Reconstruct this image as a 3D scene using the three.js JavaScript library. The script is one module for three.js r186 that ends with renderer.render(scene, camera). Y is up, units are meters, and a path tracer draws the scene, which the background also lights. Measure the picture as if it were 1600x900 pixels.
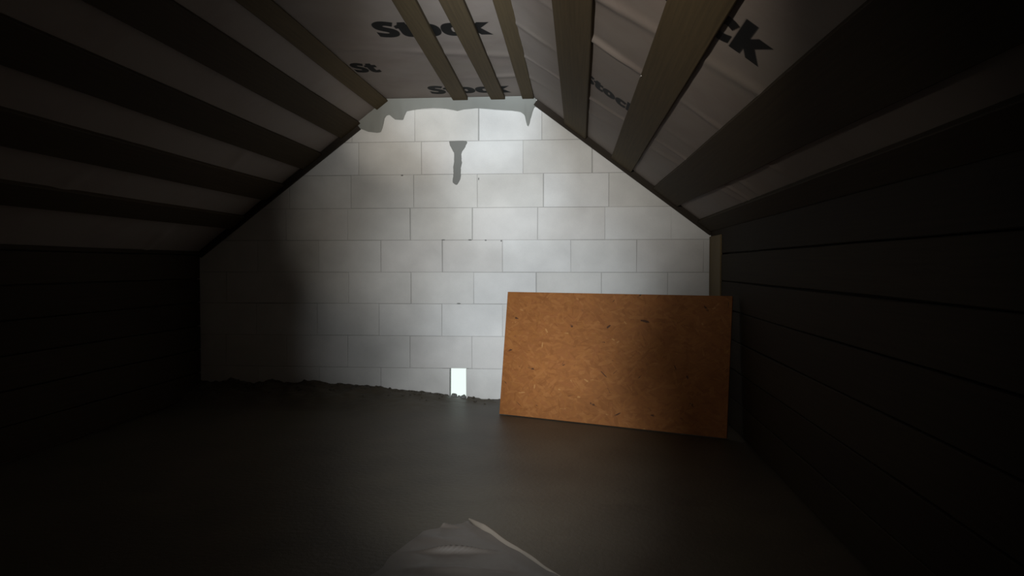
import * as THREE from 'three';
import { RoundedBoxGeometry } from 'three/addons/geometries/RoundedBoxGeometry.js';
import { mergeGeometries } from 'three/addons/utils/BufferGeometryUtils.js';
import { ImprovedNoise } from 'three/addons/math/ImprovedNoise.js';

// ---------- camera, sky, light, exposure ----------
const scene = new THREE.Scene();
const F = 1200, EYE = [0, 1.045, 5.86];
const camera = new THREE.PerspectiveCamera(2 * Math.atan(450 / F) * 180 / Math.PI, 16 / 9, 0.02, 60);
camera.rotation.order = 'YXZ';
camera.position.set(...EYE);
camera.rotation.y = 0.0881; camera.rotation.x = -0.02905;
scene.add(camera);
scene.background = new THREE.Color(0.85, 0.97, 0.92);           // bright overcast day outside the vent opening
const renderer = new THREE.WebGLRenderer();
renderer.toneMapping = THREE.LinearToneMapping;
renderer.toneMappingExposure = 1.06;
renderer.shadowMap.enabled = true;
// the hand torch held beside the camera: cool hot core, softer and warmer spill
const TORCH = [-0.42, 1.42, 5.9];
const COOL = new THREE.Color(0.9, 1, 1.08), PLAIN = new THREE.Color(0.97, 1, 1.01), WARM = new THREE.Color(1.08, 0.99, 0.86);
// [degrees to the right of the room's axis, degrees up, half cone, candela]: a tall narrow throw with a hot core
for (const [az, el, cone, cd] of [[-0.3, -4, 13, 20.9], [-3.3, 9.7, 17, 9], [11, -10, 30, 1.9], [-4.7, -8.3, 13, 13], [-3.7, 10, 8, 44], [-0.3, -17, 13, 23.9], [5.7, 14, 22, 22.2], [-9, 0, 10, 9.9], [-9, 7.5, 6, 20.3], [1, 12.5, 6, 23.7], [4.3, -23.3, 10, 13.4], [1, -6.7, 10, 22.4], [-1.5, 2.5, 6, 26], [2.3, -1.7, 17, 5.6], [-1.5, 12.5, 6, 36.1], [3.5, -15, 6, 19]]) {
  const l = new THREE.SpotLight(cone > 20 || az < -8 || az > 10 ? WARM : cone > 10 ? PLAIN : COOL, cd, 0, cone * Math.PI / 180, 1, 2), a = az * Math.PI / 180, e = el * Math.PI / 180;
  l.position.set(...TORCH); l.target.position.set(TORCH[0] + 5 * Math.sin(a) * Math.cos(e), TORCH[1] + 5 * Math.sin(e), TORCH[2] - 5 * Math.cos(a) * Math.cos(e));
  l.castShadow = true; l.shadow.radius = 1.5; scene.add(l, l.target);
}

// ---------- helpers ----------
let seed = 7;
const rnd = () => { seed = (seed * 1664525 + 1013904223) >>> 0; return seed / 4294967296; };
const rr = (a, b) => a + (b - a) * rnd();
const noise = new ImprovedNoise();
const fbm = (x, y, z = 0, o = 4) => { let s = 0, a = 0.5; for (let i = 0; i < o; i++) { s += a * noise.noise(x, y, z); x *= 2.03; y *= 2.03; z += 3.1; a *= 0.5; } return s; };
const taken = {};
const numbered = (n) => { const k = taken[n] = (taken[n] ?? -1) + 1; return k ? n + '_' + String(k).padStart(3, '0') : n; };
function mesh(name, geo, mat, parent) {
  const m = new THREE.Mesh(geo, mat); m.name = parent === scene ? numbered(name) : name;
  m.castShadow = m.receiveShadow = true; parent.add(m); return m;
}
function struct(name) { const g = new THREE.Group(); g.name = name; g.userData.kind = 'structure'; scene.add(g); return g; }
function part(name, geo, mat, parent) { const m = mesh(name, geo, mat, parent); m.name = numbered(name); return m; }
const tag = (o, label, category) => { o.userData.label = label; o.userData.category = category; return o; };
function dataTex(n, fn, srgb, rep = [1, 1]) {
  const d = new Uint8Array(n * n * 4);
  for (let j = 0; j < n; j++) for (let i = 0; i < n; i++) { const c = fn(i / n, j / n), k = 4 * (j * n + i); for (let q = 0; q < 3; q++) d[k + q] = Math.max(0, Math.min(255, 255 * (c.length ? c[q] : c))); d[k + 3] = 255; }
  const t = new THREE.DataTexture(d, n, n); t.wrapS = t.wrapT = THREE.RepeatWrapping; t.magFilter = THREE.LinearFilter; t.minFilter = THREE.LinearMipmapLinearFilter; t.generateMipmaps = true;
  if (srgb) t.colorSpace = THREE.SRGBColorSpace; t.repeat.set(...rep); t.needsUpdate = true; return t;
}
// box-projected uv in metres, in the object's own axes
function uvMetres(g, swap) {
  if (!g.attributes.normal) g.computeVertexNormals();
  const p = g.attributes.position, n = g.attributes.normal, u = new Float32Array(p.count * 2);
  for (let i = 0; i < p.count; i++) {
    const a = [Math.abs(n.getX(i)), Math.abs(n.getY(i)), Math.abs(n.getZ(i))];
    let q = a[2] >= a[0] && a[2] >= a[1] ? [p.getX(i), p.getY(i)] : a[1] >= a[0] ? [p.getX(i), p.getZ(i)] : [p.getY(i), p.getZ(i)];
    u[2 * i] = q[swap ? 1 : 0]; u[2 * i + 1] = q[swap ? 0 : 1];
  }
  g.setAttribute('uv', new THREE.BufferAttribute(u, 2)); return g;
}

// ---------- materials ----------
const blockBump = dataTex(512, (u, v) => 0.5 + 0.35 * fbm(u * 60, v * 60, 1) + (rnd() - 0.5) * 0.35);
const blockTint = dataTex(512, (u, v) => { const k = 0.93 + 0.16 * fbm(u * 5, v * 5, 9, 5) + (rnd() - 0.5) * 0.06; return [k, k, k * 0.995]; });
const blockMats = [0.74, 0.71, 0.77, 0.725].map((v, i) => new THREE.MeshStandardMaterial({
  color: new THREE.Color(v, v * [1, 0.995, 1.005, 0.99][i], v * [0.985, 0.97, 1.0, 0.975][i]), map: blockTint, bumpMap: blockBump, bumpScale: 0.0012, roughness: 0.95 }));
const mortarMat = new THREE.MeshStandardMaterial({ color: new THREE.Color(0.4, 0.4, 0.39), map: blockTint, bumpMap: blockBump, bumpScale: 0.002, roughness: 1 });
const patchMat = new THREE.MeshStandardMaterial({ color: new THREE.Color(0.2, 0.205, 0.195), bumpMap: blockBump, bumpScale: 0.002, roughness: 1 });
const woodTex = dataTex(512, (u, v) => { const g = fbm(u * 3, v * 60, 2) + 0.5 * fbm(u * 9, v * 180, 5); const k = 0.86 + 0.32 * g; return [k, k * 0.97, k * 0.9]; });
const wood = [[0.09, 0.066, 0.034], [0.08, 0.058, 0.03], [0.098, 0.071, 0.036], [0.055, 0.039, 0.021], [0.048, 0.034, 0.018]].map((c) => new THREE.MeshPhysicalMaterial({ color: new THREE.Color(...c), map: woodTex, bumpMap: woodTex, bumpScale: 0.001, roughness: 0.85, specularIntensity: 0.4 }));
const gapShadowMat = new THREE.MeshStandardMaterial({ color: new THREE.Color(0.026, 0.019, 0.013), map: woodTex, roughness: 0.9 });  // near-black colour standing in for shade in the roof-to-gable gap
const deckMat = new THREE.MeshStandardMaterial({ color: new THREE.Color(0.07, 0.053, 0.036), roughness: 0.9 });
const steel = new THREE.MeshStandardMaterial({ color: new THREE.Color(0.8, 0.8, 0.78), metalness: 1, roughness: 0.25 });
const filmTint = [0.25, 0.214, 0.192];
const floorMap = dataTex(1024, (u, v) => { const k = 0.86 + 0.34 * fbm(u * 7, v * 7, 4, 6) + (rnd() - 0.5) * 0.07; return [k, k * 0.985, k * 0.95]; });
floorMap.repeat.set(0.4, 0.4);
const floorBump = dataTex(512, (u, v) => 0.5 + 0.4 * fbm(u * 40, v * 40, 6) + (rnd() - 0.5) * 0.2);
const floorMat = new THREE.MeshPhysicalMaterial({ specularIntensity: 0.6, color: new THREE.Color(0.094, 0.079, 0.057), map: floorMap, bumpMap: floorBump, bumpScale: 0.002, roughness: 0.5 });
const debrisMat = new THREE.MeshStandardMaterial({ color: new THREE.Color(0.085, 0.075, 0.06), bumpMap: floorBump, bumpScale: 0.003, roughness: 1 });

// ---------- room outline (metres; gable wall in the plane z = 0) ----------
const YC = 2.33, CL = [-1.485, YC], CR = [-0.362, YC], KL = [-3.017, 1.147], KR = [0.995, 1.309], ZF = 7.6;
const outline = (e) => [[KL[0] - e, -0.15], [KR[0] + e, -0.15], [KR[0] + e, KR[1] + 0.3 * e], [CR[0] + 0.35 * e, YC + e], [CL[0] - 0.35 * e, YC + e], [KL[0] - e, KL[1] + 0.3 * e]];

// ---------- gable wall: block by block ----------
const gable = struct('wall_back');
function clip(poly, conv) {                                         // keep what lies inside the convex outline
  for (let i = 0; i < conv.length; i++) {
    const a = conv[i], b = conv[(i + 1) % conv.length], d = (p) => (b[0] - a[0]) * (p[1] - a[1]) - (b[1] - a[1]) * (p[0] - a[0]), out = [];
    for (let j = 0; j < poly.length; j++) {
      const p = poly[j], q = poly[(j + 1) % poly.length], dp = d(p), dq = d(q);
      if (dp >= 0) out.push(p);
      if (dp * dq < 0) { const t = dp / (dp - dq); out.push([p[0] + t * (q[0] - p[0]), p[1] + t * (q[1] - p[1])]); }
    }
    poly = out;
  }
  return poly;
}
const toShape = (pts) => new THREE.Shape(pts.map((p) => new THREE.Vector2(...p)));
const OPEN = [-1.003, -0.874, 0.0, 0.262];
const rows = [[0.25, 0, [-1.545, -1.003, -0.874, -0.575]], [0.5, 0.25, [-1.314, -0.829]], [0.75, 0.5, [-1.063, -0.591]], [0.995, 0.75, [-1.304, -0.814, -0.331]],
  [1.242, 0.995, [-1.541, -1.058, -0.591, -0.068]], [1.49, 1.242, [-1.309, -0.824, -0.322, 0.188]], [1.747, 1.49, [-1.28, -0.784, -0.278]],
  [2.0, 1.747, [-1.218, -0.943, -0.434, 0.091]], [2.25, 2.0, [-1.27, -0.774, -0.29]], [2.5, 2.25, [-1.53, -1.04, -0.55]]];
const wide = { '8:-0.774': 0.008, '7:0.091': 0.006, '6:-0.278': 0.005, '5:-1.309': 0.006, '5:-0.824': 0.006, '4:-1.058': 0.006, '4:-0.591': 0.004, '3:-1.304': 0.005, '3:-0.331': 0.006 };
const conv = outline(0.06);
rows.forEach(([top, bot, mid], r) => {
  const xs = [...mid]; while (xs[0] > -3.2) xs.unshift(xs[0] - 0.495); while (xs.at(-1) < 1.2) xs.push(xs.at(-1) + 0.495);
  for (let i = 0; i + 1 < xs.length; i++) {
    if (r === 0 && xs[i] === -1.003) continue;                       // the vent opening
    const g0 = (wide[r + ':' + xs[i]] ?? 0.0022) / 2, g1 = (wide[r + ':' + xs[i + 1]] ?? 0.0022) / 2, B = 0.0022;
    const j = () => rr(-0.0009, 0.0009), h = 0.0012;
    const x0 = xs[i] + g0 + B, x1 = xs[i + 1] - g1 - B, y0 = bot + h + B - (r === 0 ? 0.1 : 0), y1 = top - h - B;
    const poly = clip([[x0 + j(), y0 + j()], [x1 + j(), y0 + j()], [x1 + j() * 2, y1 + j()], [x0 + j() * 2, y1 + j()]], conv);
    if (poly.length < 3) continue;
    const depth = r === 0 && (xs[i + 1] === -1.003 || xs[i] === -0.874) ? 0.07 : 0.06;
    const g = new THREE.ExtrudeGeometry(toShape(poly), { depth, bevelEnabled: true, bevelThickness: 0.0022, bevelSize: B, bevelSegments: 1 });
    g.translate(0, 0, -depth - 0.0022 + rr(-0.0018, 0.0012)); uvMetres(g);
    part('block', g, blockMats[Math.floor(rnd() * 4)], gable);
  }
});
{ // mortar core behind the block faces, open at the vent
  const s = toShape(outline(0.2)), [a, b, c, d] = OPEN, hole = new THREE.Path();
  hole.moveTo(a - 0.06, c - 0.08); hole.lineTo(a - 0.06, d + 0.01); hole.lineTo(b + 0.02, d + 0.01); hole.lineTo(b + 0.02, c - 0.08); hole.closePath(); s.holes.push(hole);
  const g = new THREE.ExtrudeGeometry(s, { depth: 0.22, bevelEnabled: false }); g.translate(0, 0, -0.2255); uvMetres(g);
  part('mortar_core', g, mortarMat, gable);
  // grey mortar smeared into a broken block joint
  const q = [[-1.0, 1.998], [-0.872, 1.998], [-0.876, 1.965], [-0.884, 1.945], [-0.906, 1.914], [-0.909, 1.87], [-0.905, 1.83], [-0.913, 1.79], [-0.915, 1.718], [-0.928, 1.69], [-0.945, 1.668], [-0.968, 1.68], [-0.972, 1.7], [-0.966, 1.75], [-0.968, 1.797], [-0.962, 1.85], [-0.961, 1.905], [-0.98, 1.94], [-0.992, 1.965]];
  const sh = new THREE.Shape(); new THREE.SplineCurve(q.map((p) => new THREE.Vector2(...p))).getPoints(70).forEach((p, i) => i ? sh.lineTo(p.x + rr(-1, 1) * 0.0016, p.y) : sh.moveTo(p.x, p.y));
  const pg = new THREE.ExtrudeGeometry(sh, { depth: 0.008, bevelEnabled: true, bevelThickness: 0.002, bevelSize: 0.002, bevelSegments: 1 }); pg.translate(0, 0, -0.004); uvMetres(pg);
  const pm = part('mortar_patch', pg, patchMat, gable); pm.userData.label = 'grey mortar smear in a broken joint';
  // small spalls and mortar dabs on the joints
  for (const [x, y, w, h] of [[-1.37, 1.742, 0.022, 0.01], [-0.842, 1.243, 0.03, 0.01], [-0.72, 1.24, 0.016, 0.01], [-0.93, 0.753, 0.03, 0.009], [-0.774, 1.71, 0.008, 0.02], [-1.05, 1.244, 0.03, 0.007], [-0.6, 1.235, 0.012, 0.012]]) {
    const e = new THREE.SphereGeometry(1, 10, 6); e.scale(w / 2, h / 2, 0.003); e.translate(x, y, 0); uvMetres(e); part('mortar_dab', e, patchMat, gable);
  }
}

// ---------- floor ----------
const ridge = (x) => x < -0.75 ? 0.135 * Math.min(1, (-0.75 - x) / 1.25) ** 0.85 : 0;
const floorH = (x, z) => {
  let h = 0.006 * fbm(x * 0.9, z * 0.9, 3, 3);
  const t = Math.max(0, 1 - z / 0.55), n = 0.85 + 0.45 * fbm(x * 6, z * 6, 8, 4);
  h += ridge(x) * t * t * (3 - 2 * t) * n;
  const e = Math.max(0, 1 - z / 0.16);                                // mortar droppings piled along the wall foot
  if (!(x > -1.01 && x < -0.865)) h += e * (0.016 + 0.04 * Math.max(0, fbm(x * 16, z * 10, 2, 4))) * (x > -0.35 ? 0.5 : 1);
  return h;
};
{
  const floor = struct('floor'), W = 4.2, x0 = -3.1, nx = 260, nz = 330, L = ZF + 0.1;
  const g = new THREE.PlaneGeometry(W, L, nx, nz), p = g.attributes.position; g.rotateX(-Math.PI / 2);
  for (let i = 0; i < p.count; i++) {
    const x = p.getX(i) + x0 + W / 2, v = (p.getZ(i) + L / 2) / L, z = -0.02 + L * v ** 1.7;
    p.setXYZ(i, x, z < 0 ? 0 : floorH(x, z), z);
  }
  g.computeVertexNormals(); uvMetres(g); part('screed', g, floorMat, floor);
  const s = new THREE.BoxGeometry(W + 0.4, 0.2, L + 0.4); s.translate(x0 + W / 2, -0.115, L / 2 - 0.02); uvMetres(s); part('slab', s, floorMat, floor);
}
// ---------- knee walls, rear wall ----------
function filmMap(w, l, texts, tint) {                               // printed vapour barrier film, v = 1 at the camera end
  const c = document.createElement('canvas'), S = 2048 / l; c.width = Math.max(64, Math.round(w * S)); c.height = 2048;
  const x = c.getContext('2d'); x.fillStyle = 'rgb(255,255,255)'; x.fillRect(0, 0, c.width, c.height);
  for (let i = 0; i < 500; i++) { x.globalAlpha = 0.05; x.fillStyle = rnd() < 0.5 ? '#cfc4c8' : '#efe8da'; x.beginPath(); x.ellipse(rnd() * c.width, rnd() * c.height, 4 + rnd() * 40, 4 + rnd() * 60, rnd() * 3, 0, 7); x.fill(); }
  x.globalAlpha = 1; x.fillStyle = '#050506'; x.textBaseline = 'alphabetic';
  for (const [str, s0, s1, z0, z1] of texts) {                      // across from s0 to s1, feet at z0, tops at z1
    x.save(); x.font = 'bold 100px sans-serif'; const m = x.measureText(str).width;
    x.translate(s0 * S, c.height - z0 * S); x.scale((s1 - s0) * S / m, (z1 - z0) * S / 73); x.lineWidth = 9; x.strokeStyle = '#050506'; x.strokeText(str, 0, 0); x.fillText(str, 0, 0); x.restore();
  }
  const t = new THREE.CanvasTexture(c); t.colorSpace = THREE.SRGBColorSpace; t.anisotropy = 8; return t;
}
const filmMat = (map) => new THREE.MeshPhysicalMaterial({ color: new THREE.Color(...filmTint), map, roughness: 0.75, specularIntensity: 0.35, side: THREE.DoubleSide });
// a film sheet stretched from a to b (both [x, y]) along the whole room; folds are [s, z, length along z, height]
function film(parent, a, b, texts, folds = [], off = 0) {
  const w = Math.hypot(b[0] - a[0], b[1] - a[1]), d = [(b[0] - a[0]) / w, (b[1] - a[1]) / w], n = [d[1], -d[0]];
  const L = ZF + 0.05, g = new THREE.PlaneGeometry(1, 1, Math.round(w * 34), 420), p = g.attributes.position, uv = g.attributes.uv;
  for (let i = 0; i < p.count; i++) {
    const s = uv.getX(i) * w, z = L * uv.getY(i) ** 1.3; uv.setY(i, z / L);
    let h = 0.004 * fbm(s * 3, z * 1.6, 5 + off, 3) + 0.0035 * fbm(s * 9, z * 4, 7 + off, 3);
    for (const [fz, slope, hh, wd] of folds) h += hh * Math.max(0.1, 0.45 + 1.1 * noise.noise(s * 2.6, fz * 7, off)) * Math.exp(-(((z - fz - slope * (s - 0.65)) / wd) ** 2));
    h = Math.min(0.019, h + 0.002); p.setXYZ(i, a[0] + d[0] * s + n[0] * h, a[1] + d[1] * s + n[1] * h, z);
  }
  g.computeVertexNormals(); return part('vapour_film', g, filmMat(filmMap(w, L, texts)), parent);
}
// a sawn board nailed along the room on the line a-b, from s0 to s1 across at the wall and t0 to t1 at the camera end
function board(parent, a, b, s0, s1, t0 = s0, t1 = s1, mat = wood[Math.floor(rnd() * 3)], thick = 0.024) {
  const w = Math.hypot(b[0] - a[0], b[1] - a[1]), d = [(b[0] - a[0]) / w, (b[1] - a[1]) / w], n = [d[1], -d[0]];
  const L = ZF - 0.06, k = rr(0, 50);
  const e = 0.003, pos = [], idx = [], uvs = [], seg = 24;
  for (let i = 0; i <= seg; i++) {
    const t = i / seg, z = 0.035 + L * t, wob = 0.004 * noise.noise(z * 0.9, k, 1), lo = s0 + (t0 - s0) * t + wob, hi = s1 + (t1 - s1) * t + wob + 0.003 * noise.noise(z * 1.3, k, 4), lift = 0.003 + 0.003 * noise.noise(z * 0.7, k, 9);
    const P = [[lo, 0], [lo, thick - e], [lo + e, thick], [hi - e, thick], [hi, thick - e], [hi, 0]];
    P.forEach(([s, h], q) => { pos.push(a[0] + d[0] * s + n[0] * (h + lift), a[1] + d[1] * s + n[1] * (h + lift), z); uvs.push(z * 0.6 + k, (s + h) * 1.4); });
  }
  for (let i = 0; i < seg; i++) for (let q = 0; q < 6; q++) { const A = i * 6 + q, B = i * 6 + (q + 1) % 6, C = A + 6, D = B + 6; idx.push(A, B, C, B, D, C); }
  for (const o of [0, seg * 6]) for (let q = 1; q < 5; q++) idx.push(o, o ? o + q : o + q + 1, o ? o + q + 1 : o + q);
  let bg = new THREE.BufferGeometry(); bg.setAttribute('position', new THREE.Float32BufferAttribute(pos, 3)); bg.setAttribute('uv', new THREE.Float32BufferAttribute(uvs, 2)); bg.setIndex(idx);
  bg = bg.toNonIndexed(); bg.computeVertexNormals();
  const m = part('board', bg, mat, parent);
  return { m, at: (s, z, h = thick + 0.006) => [a[0] + d[0] * s + n[0] * h, a[1] + d[1] * s + n[1] * h, z] };
}
function panel(parent, name, pts, mat) { const g = new THREE.ExtrudeGeometry(toShape(pts), { depth: ZF + 0.4, bevelEnabled: false }); g.translate(0, 0, -0.2); uvMetres(g, true); return part(name, g, mat, parent); }
const wl = struct('wall_left'), wr = struct('wall_right');
panel(wl, 'wall_panel', [[KL[0] - 0.2, -0.1], [KL[0] - 0.012, -0.1], [KL[0] - 0.012, KL[1] + 0.02], [KL[0] - 0.2, KL[1] + 0.02]], deckMat);
panel(wr, 'wall_panel', [[KR[0] + 0.012, -0.1], [KR[0] + 0.2, -0.1], [KR[0] + 0.2, KR[1] + 0.02], [KR[0] + 0.012, KR[1] + 0.02]], deckMat);
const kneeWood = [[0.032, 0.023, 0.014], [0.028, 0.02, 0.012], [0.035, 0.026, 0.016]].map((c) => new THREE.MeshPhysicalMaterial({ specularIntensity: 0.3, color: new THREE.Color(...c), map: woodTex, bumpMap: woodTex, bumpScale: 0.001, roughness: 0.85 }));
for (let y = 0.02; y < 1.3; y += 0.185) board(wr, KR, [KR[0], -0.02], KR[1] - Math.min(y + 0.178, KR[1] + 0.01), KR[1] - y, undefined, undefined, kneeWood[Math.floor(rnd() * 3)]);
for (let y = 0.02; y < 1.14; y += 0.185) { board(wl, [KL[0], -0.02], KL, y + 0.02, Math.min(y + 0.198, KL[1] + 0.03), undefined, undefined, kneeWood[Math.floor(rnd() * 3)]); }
{
  const f = struct('wall_front'), g = new THREE.ExtrudeGeometry(toShape(outline(0.2)), { depth: 0.2, bevelEnabled: false }); g.translate(0, 0, ZF); uvMetres(g); part('wall_panel', g, deckMat, f);
}

{ const g = new RoundedBoxGeometry(0.016, 1.2, 0.44, 2, 0.003); uvMetres(g); g.translate(KR[0] - 0.0295, 0.66, 0.26); part('corner_board', g, new THREE.MeshStandardMaterial({ color: new THREE.Color(0.17, 0.125, 0.06), map: woodTex, roughness: 0.8 }), wr); }
// ---------- ceiling: roof deck, printed film, boards ----------
const ceiling = struct('ceiling');
{
  const o = outline(0.013), p = outline(0.2);
  panel(ceiling, 'roof_deck', [p[2], p[3], p[4], p[5], o[5], o[4], o[3], o[2]], deckMat);
}
// each line runs so that its room side is n = (dy, -dx)
film(ceiling, CL, CR, [['Stock', 0.37, 0.985, 1.6, 1.85], ['Stock', 0.383, 0.96, 0.17, 0.4], ['St', 0.01, 0.175, 0.84, 1.05], ['Stock', 0.37, 0.985, 3.06, 3.31]], [[0.62, 0.1, 0.008, 0.05], [1.25, -0.25, 0.007, 0.06], [2.4, 0.2, 0.008, 0.08]], 1);
film(ceiling, CR, KR, [['Stock', 0.475, 0.83, 1.73, 1.89], ['Stock', 0.66, 1.115, 3.46, 3.68]], [[1.42, 0.35, 0.016, 0.03], [2.55, 0.05, 0.02, 0.035], [1.9, 0.1, 0.01, 0.04], [1.05, 0.6, 0.008, 0.05], [3.1, 0.3, 0.01, 0.05]], 2);
film(ceiling, KL, CL, [], [[0.9, 0.2, 0.01, 0.06], [2.1, -0.3, 0.01, 0.07]], 3);
const LL = Math.hypot(CL[0] - KL[0], CL[1] - KL[1]);
const lb = (s0, s1, t0 = s0, t1 = s1) => board(ceiling, KL, CL, LL - s1, LL - s0, LL - t1, LL - t0, s0 ? wood[3 + Math.floor(rnd() * 2)] : wood[0]);
for (const [x0, x1, y0, y1] of [[-0.968, -0.852, -0.72, -0.62], [-0.676, -0.567, -0.66, -0.53], [-0.438, -0.35, -0.37, -0.26]]) board(ceiling, CL, CR, x0 - CL[0], x1 - CL[0], y0 - CL[0], y1 - CL[0]);
board(ceiling, CR, KR, 0.324, 0.524);
const b5 = board(ceiling, CR, KR, 0.76, 0.945, 0.83, 1.0);
board(ceiling, CR, KR, 1.15, 1.375, 1.25, 1.5, wood[3]);
board(ceiling, CR, KR, 1.56, 1.68, undefined, undefined, wood[4]);
lb(0.0, 0.11); lb(0.276, 0.464); lb(0.66, 0.85); lb(1.05, 1.24); lb(1.45, 1.6);
{ const n = new THREE.SphereGeometry(0.006, 12, 8); n.scale(1, 0.5, 1); n.translate(...b5.at(0.79, 2.62, 0.03)); part('nail', n, steel, ceiling); }
// near-black strips painting in the gap shadow where the slopes meet the gable
function edge(a, b) { const w = Math.hypot(b[0] - a[0], b[1] - a[1]), g = new RoundedBoxGeometry(w, 0.058, 0.03, 2, 0.004); uvMetres(g); g.rotateZ(Math.atan2(b[1] - a[1], b[0] - a[0])); const n = [(b[1] - a[1]) / w, -(b[0] - a[0]) / w]; g.translate((a[0] + b[0]) / 2 + n[0] * 0.02, (a[1] + b[1]) / 2 + n[1] * 0.02, 0.018); part('gap_shadow_strip', g, gapShadowMat, ceiling); }
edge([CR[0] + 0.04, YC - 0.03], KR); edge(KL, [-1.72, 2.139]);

// ---------- loose film end hanging over the top of the gable ----------
{
  const low = [[-1.754, 2.14], [-1.72, 2.112], [-1.683, 2.1], [-1.63, 2.08], [-1.56, 2.07], [-1.53, 2.075], [-1.515, 2.12], [-1.505, 2.178], [-1.488, 2.2], [-1.465, 2.208], [-1.44, 2.185], [-1.42, 2.17], [-1.355, 2.165], [-1.345, 2.2], [-1.33, 2.232], [-1.209, 2.25], [-1.12, 2.252], [-1.05, 2.25], [-0.97, 2.235], [-0.936, 2.226], [-0.88, 2.238], [-0.788, 2.246], [-0.65, 2.232], [-0.518, 2.222], [-0.45, 2.21], [-0.42, 2.188], [-0.405, 2.11], [-0.392, 2.1], [-0.38, 2.14], [-0.366, 2.19], [-0.35, 2.24], [-0.335, 2.262]];
  const at = (x) => { for (let i = 0; i + 1 < low.length; i++) if (x <= low[i + 1][0]) { const t = (x - low[i][0]) / (low[i + 1][0] - low[i][0]); return low[i][1] + t * (low[i + 1][1] - low[i][1]); } return low.at(-1)[1]; };
  const topY = (x) => Math.min(YC - 0.004, x < CL[0] ? YC - 0.006 + (x - CL[0]) * 0.772 : 9, x > CR[0] ? YC - 0.006 - (x - CR[0]) * 0.754 : 9);
  const nx = 170, ny = 14, pos = [], idx = [], X0 = low[0][0], X1 = low.at(-1)[0];
  for (let i = 0; i <= nx; i++) for (let j = 0; j <= ny; j++) {
    const x = X0 + (X1 - X0) * i / nx, t = j / ny, T = topY(x), Bm = Math.min(at(x), T - 0.004), y = T + (Bm - T) * t;
    pos.push(x + 0.004 * noise.noise(x * 20, y * 20, 1), y, 0.034 - 0.02 * t + 0.008 * noise.noise(x * 14, y * 6, 3) * (0.3 + t));
  }
  for (let i = 0; i < nx; i++) for (let j = 0; j < ny; j++) { const A = i * (ny + 1) + j, B = A + 1, C = A + ny + 1, D = C + 1; idx.push(A, B, C, B, D, C); }
  const g = new THREE.BufferGeometry(); g.setAttribute('position', new THREE.Float32BufferAttribute(pos, 3)); g.setIndex(idx); g.computeVertexNormals();
  const m = part('film_flap', g, new THREE.MeshPhysicalMaterial({ color: new THREE.Color(0.29, 0.3, 0.28), roughness: 0.75, transmission: 0.25, thickness: 0, side: THREE.DoubleSide }), ceiling);
  m.userData.label = 'grey translucent film end with a ragged lower edge';
}

// ---------- the leaning board ----------
{
  const c = document.createElement('canvas'); c.width = 2048; c.height = 1024; const x = c.getContext('2d'); x.fillStyle = '#a4713f'; x.fillRect(0, 0, 2048, 1024);
  const b = document.createElement('canvas'); b.width = 2048; b.height = 1024; const y = b.getContext('2d'); y.fillStyle = '#808080'; y.fillRect(0, 0, 2048, 1024);
  const tones = ['#a9743f', '#9c6b39', '#b07c47', '#a57040', '#94622f', '#b48350', '#a8763f', '#9f6e3c'];
  for (let i = 0; i < 5200; i++) {
    const px = rnd() * 2048, py = rnd() * 1024, l = 30 + rnd() * 90, h = 6 + rnd() * 26, a = rr(-0.9, 0.9) + (rnd() < 0.2 ? 1.57 : 0), dark = rnd() < 0.009, lite = rnd() < 0.018;
    const pts = [[-l / 2, -h / 2 * rnd()], [-l * rr(0, 0.3), -h / 2], [l / 2 * rr(0.5, 1), -h / 2 * rnd()], [l / 2, h / 2 * rnd()], [l * rr(0, 0.3), h / 2], [-l / 2 * rr(0.6, 1), h / 2 * rnd()]];
    for (const [k, f, al] of [[x, dark ? '#3a2210' : lite ? '#cfa878' : tones[i % 8], dark || lite ? 0.7 : 0.62], [y, 'rgb(' + [0, 0, 0].fill(Math.floor(90 + rnd() * 90)).join() + ')', 0.7]]) {
      k.save(); k.translate(px, py); k.rotate(a); if (dark) k.scale(0.55, 0.55); if (lite) k.scale(0.5, 0.5); k.globalAlpha = al; k.fillStyle = f; k.beginPath(); pts.forEach((p, q) => q ? k.lineTo(...p) : k.moveTo(...p)); k.closePath(); k.fill(); k.restore();
    }
  }
  const map = new THREE.CanvasTexture(c), bump = new THREE.CanvasTexture(b); map.colorSpace = THREE.SRGBColorSpace; for (const t of [map, bump]) { t.wrapS = t.wrapT = THREE.RepeatWrapping; t.repeat.set(1 / 2, 1); }
  const mat = new THREE.MeshStandardMaterial({ color: new THREE.Color(0.76, 0.6, 0.4), map, bumpMap: bump, bumpScale: 0.0015, roughness: 0.7 });
  const W = 1.58, Hh = 0.862, T = 0.018, g = new RoundedBoxGeometry(W, Hh, T, 2, 0.002); g.translate(W / 2, Hh / 2, -T / 2); uvMetres(g);
  const o = mesh('strand_board', g, mat, scene); o.rotation.order = 'YXZ'; o.position.set(-0.561, 0.006, 0.529); o.rotation.y = -0.42; o.rotation.x = -0.142;
  tag(o, 'orange-brown strand board panel leaning upright in front of the white block wall', 'board');
}

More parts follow.
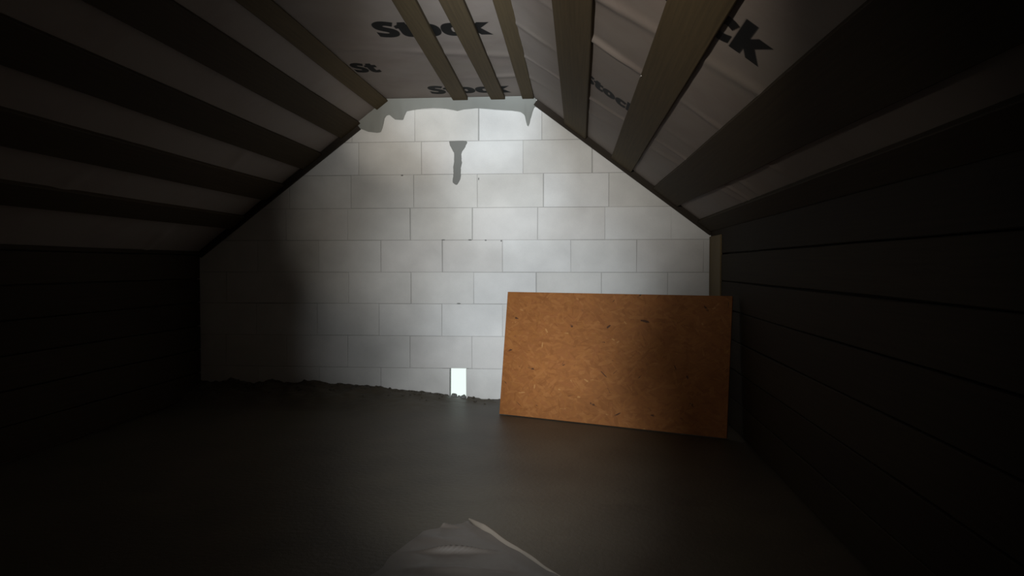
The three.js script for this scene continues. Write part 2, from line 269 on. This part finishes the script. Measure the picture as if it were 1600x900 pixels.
// ---------- crumpled film offcut on the floor in the foreground ----------
{
  // s runs along the raised edge (towards the camera), t from that edge to the left
  const A = new THREE.Vector2(-0.445, 2.8), Bp = new THREE.Vector2(0.12, 3.62), dir = Bp.clone().sub(A), len = dir.length(); dir.normalize(); const left = new THREE.Vector2(-dir.y, dir.x).multiplyScalar(1);
  if (left.x > 0) left.multiplyScalar(-1);
  const nx = 120, ny = 110, pos = [], idx = [];
  const crease = (x, z, z0, k, wd, x0, xw) => Math.exp(-(((z - z0 - k * (x + 0.5)) / wd) ** 2)) * Math.exp(-(((x - x0) / xw) ** 2));
  for (let i = 0; i <= nx; i++) for (let j = 0; j <= ny; j++) {
    const s = i / nx * len, t = (j / ny) ** 1.8, wdt = Math.min(0.75, 0.2 + s * 1.1) * t * (1 + 0.15 * noise.noise(s * 6, 1, 5));
    const x = A.x + dir.x * s + left.x * wdt + 0.01 * noise.noise(s * 9, t * 3, 2), z = A.y + dir.y * s + left.y * wdt + 0.014 * noise.noise(s * 5, t * 4, 7);
    const edgeLift = 0.022 * Math.exp(-((wdt / 0.03) ** 2)) * Math.min(1, 0.4 + s * 5) * (0.8 + 0.5 * noise.noise(s * 7, 3, 1));
    const fold = 0.026 * crease(x, z, 3.13, -0.06, 0.012, -0.46, 0.12) + 0.016 * crease(x, z, 2.86, 0.05, 0.012, -0.56, 0.08) + 0.02 * crease(x, z, 3.3, 0.1, 0.03, -0.4, 0.16) + 0.014 * crease(x, z, 3.02, 0.2, 0.03, -0.6, 0.1);
    const fade = Math.min(1, (1 - t) * 2.2, t * 12);
    pos.push(x, floorH(x, z) + 0.003 + edgeLift + fade * (fold + 0.008 * Math.max(0, 0.3 + fbm(x * 7, z * 7, 4, 4))), z);
  }
  for (let i = 0; i < nx; i++) for (let j = 0; j < ny; j++) { const a = i * (ny + 1) + j, b = a + 1, c = a + ny + 1, d = c + 1; idx.push(a, c, b, b, c, d); }
  const g = new THREE.BufferGeometry(); g.setAttribute('position', new THREE.Float32BufferAttribute(pos, 3)); g.setIndex(idx); g.computeVertexNormals();
  const film0 = new THREE.Group(); film0.name = 'plastic_film'; film0.position.set(A.x, 0, A.y); scene.add(film0); g.translate(-A.x, 0, -A.y);
  mesh('sheet', g, new THREE.MeshPhysicalMaterial({ color: new THREE.Color(0.118, 0.099, 0.084), roughness: 0.5, side: THREE.DoubleSide }), film0);
  const pts = []; for (let i = 0; i <= 40; i++) { const q = i / 40 * len, w = 0.004 * noise.noise(q * 6, 2, 8); pts.push(new THREE.Vector3(dir.x * q + left.x * w, 0.018 + 0.006 * noise.noise(q * 5, 4, 1), dir.y * q + left.y * w)); }
  const e = new THREE.TubeGeometry(new THREE.CatmullRomCurve3(pts), 120, 1, 12), ep = e.attributes.position, c = new THREE.CatmullRomCurve3(pts);
  for (let i = 0; i <= 120; i++) { const o = c.getPointAt(i / 120), r = (0.003 + 0.0135 * Math.min(1, i / 16)) * (0.9 + 0.25 * noise.noise(i * 0.07, 3, 3)) * (1 - 0.6 * Math.min(1, i / 70)); for (let j = 0; j <= 12; j++) { const k = i * 13 + j; ep.setXYZ(k, o.x + (ep.getX(k) - o.x) * r, o.y + (ep.getY(k) - o.y) * r * 1.25, o.z + (ep.getZ(k) - o.z) * r); } }
  e.computeVertexNormals();
  const fe = mesh('folded_edge', e, new THREE.MeshPhysicalMaterial({ color: new THREE.Color(0.26, 0.218, 0.175), roughness: 0.5 }), film0); fe.userData.label = 'pale rolled edge';
  tag(film0, 'crumpled pale plastic film offcut with a raised edge lying on the floor in the foreground', 'plastic film');
}

// ---------- mortar crumbs along the foot of the gable ----------
{
  const list = [];
  for (let i = 0; i < 150; i++) {
    const x = rr(-3.0, -0.42); if (x > -1.04 && x < -0.83) continue;
    const z = 0.02 + 0.2 * rnd() ** 2, r = rr(0.004, 0.011), g = new THREE.IcosahedronGeometry(r, 1), p = g.attributes.position, k = rr(0, 90);
    for (let q = 0; q < p.count; q++) { const f = 1 + 0.5 * noise.noise(p.getX(q) / r + k, p.getY(q) / r, p.getZ(q) / r); p.setXYZ(q, p.getX(q) * f, p.getY(q) * f * 0.7, p.getZ(q) * f); }
    g.computeVertexNormals(); g.translate(x, floorH(x, z) + r * 0.3, z); uvMetres(g); list.push(g);
  }
  const m = mesh('mortar_debris', mergeGeometries(list), debrisMat, scene); m.userData.kind = 'stuff';
  tag(m, 'dark mortar crumbs scattered along the foot of the white block wall', 'debris');
  const lumps = [[-0.972, 0.027, -0.03], [-0.935, 0.017, -0.05], [-0.9, 0.023, -0.03]].map(([x, r, z]) => { const g = new THREE.IcosahedronGeometry(r, 2); const p = g.attributes.position; for (let k = 0; k < p.count; k++) { const f = 1 + 0.5 * noise.noise(p.getX(k) / r + x * 40, p.getY(k) / r, p.getZ(k) / r); p.setXYZ(k, p.getX(k) * f, p.getY(k) * f * 1.2, p.getZ(k) * f); } g.computeVertexNormals(); g.translate(x, r * 0.7, z); uvMetres(g); return g; });
  const q = mesh('mortar_lumps', mergeGeometries(lumps), patchMat, scene); q.userData.kind = 'stuff'; tag(q, 'small grey mortar lumps on the sill of the bright wall opening', 'debris');
}
renderer.render(scene, camera);
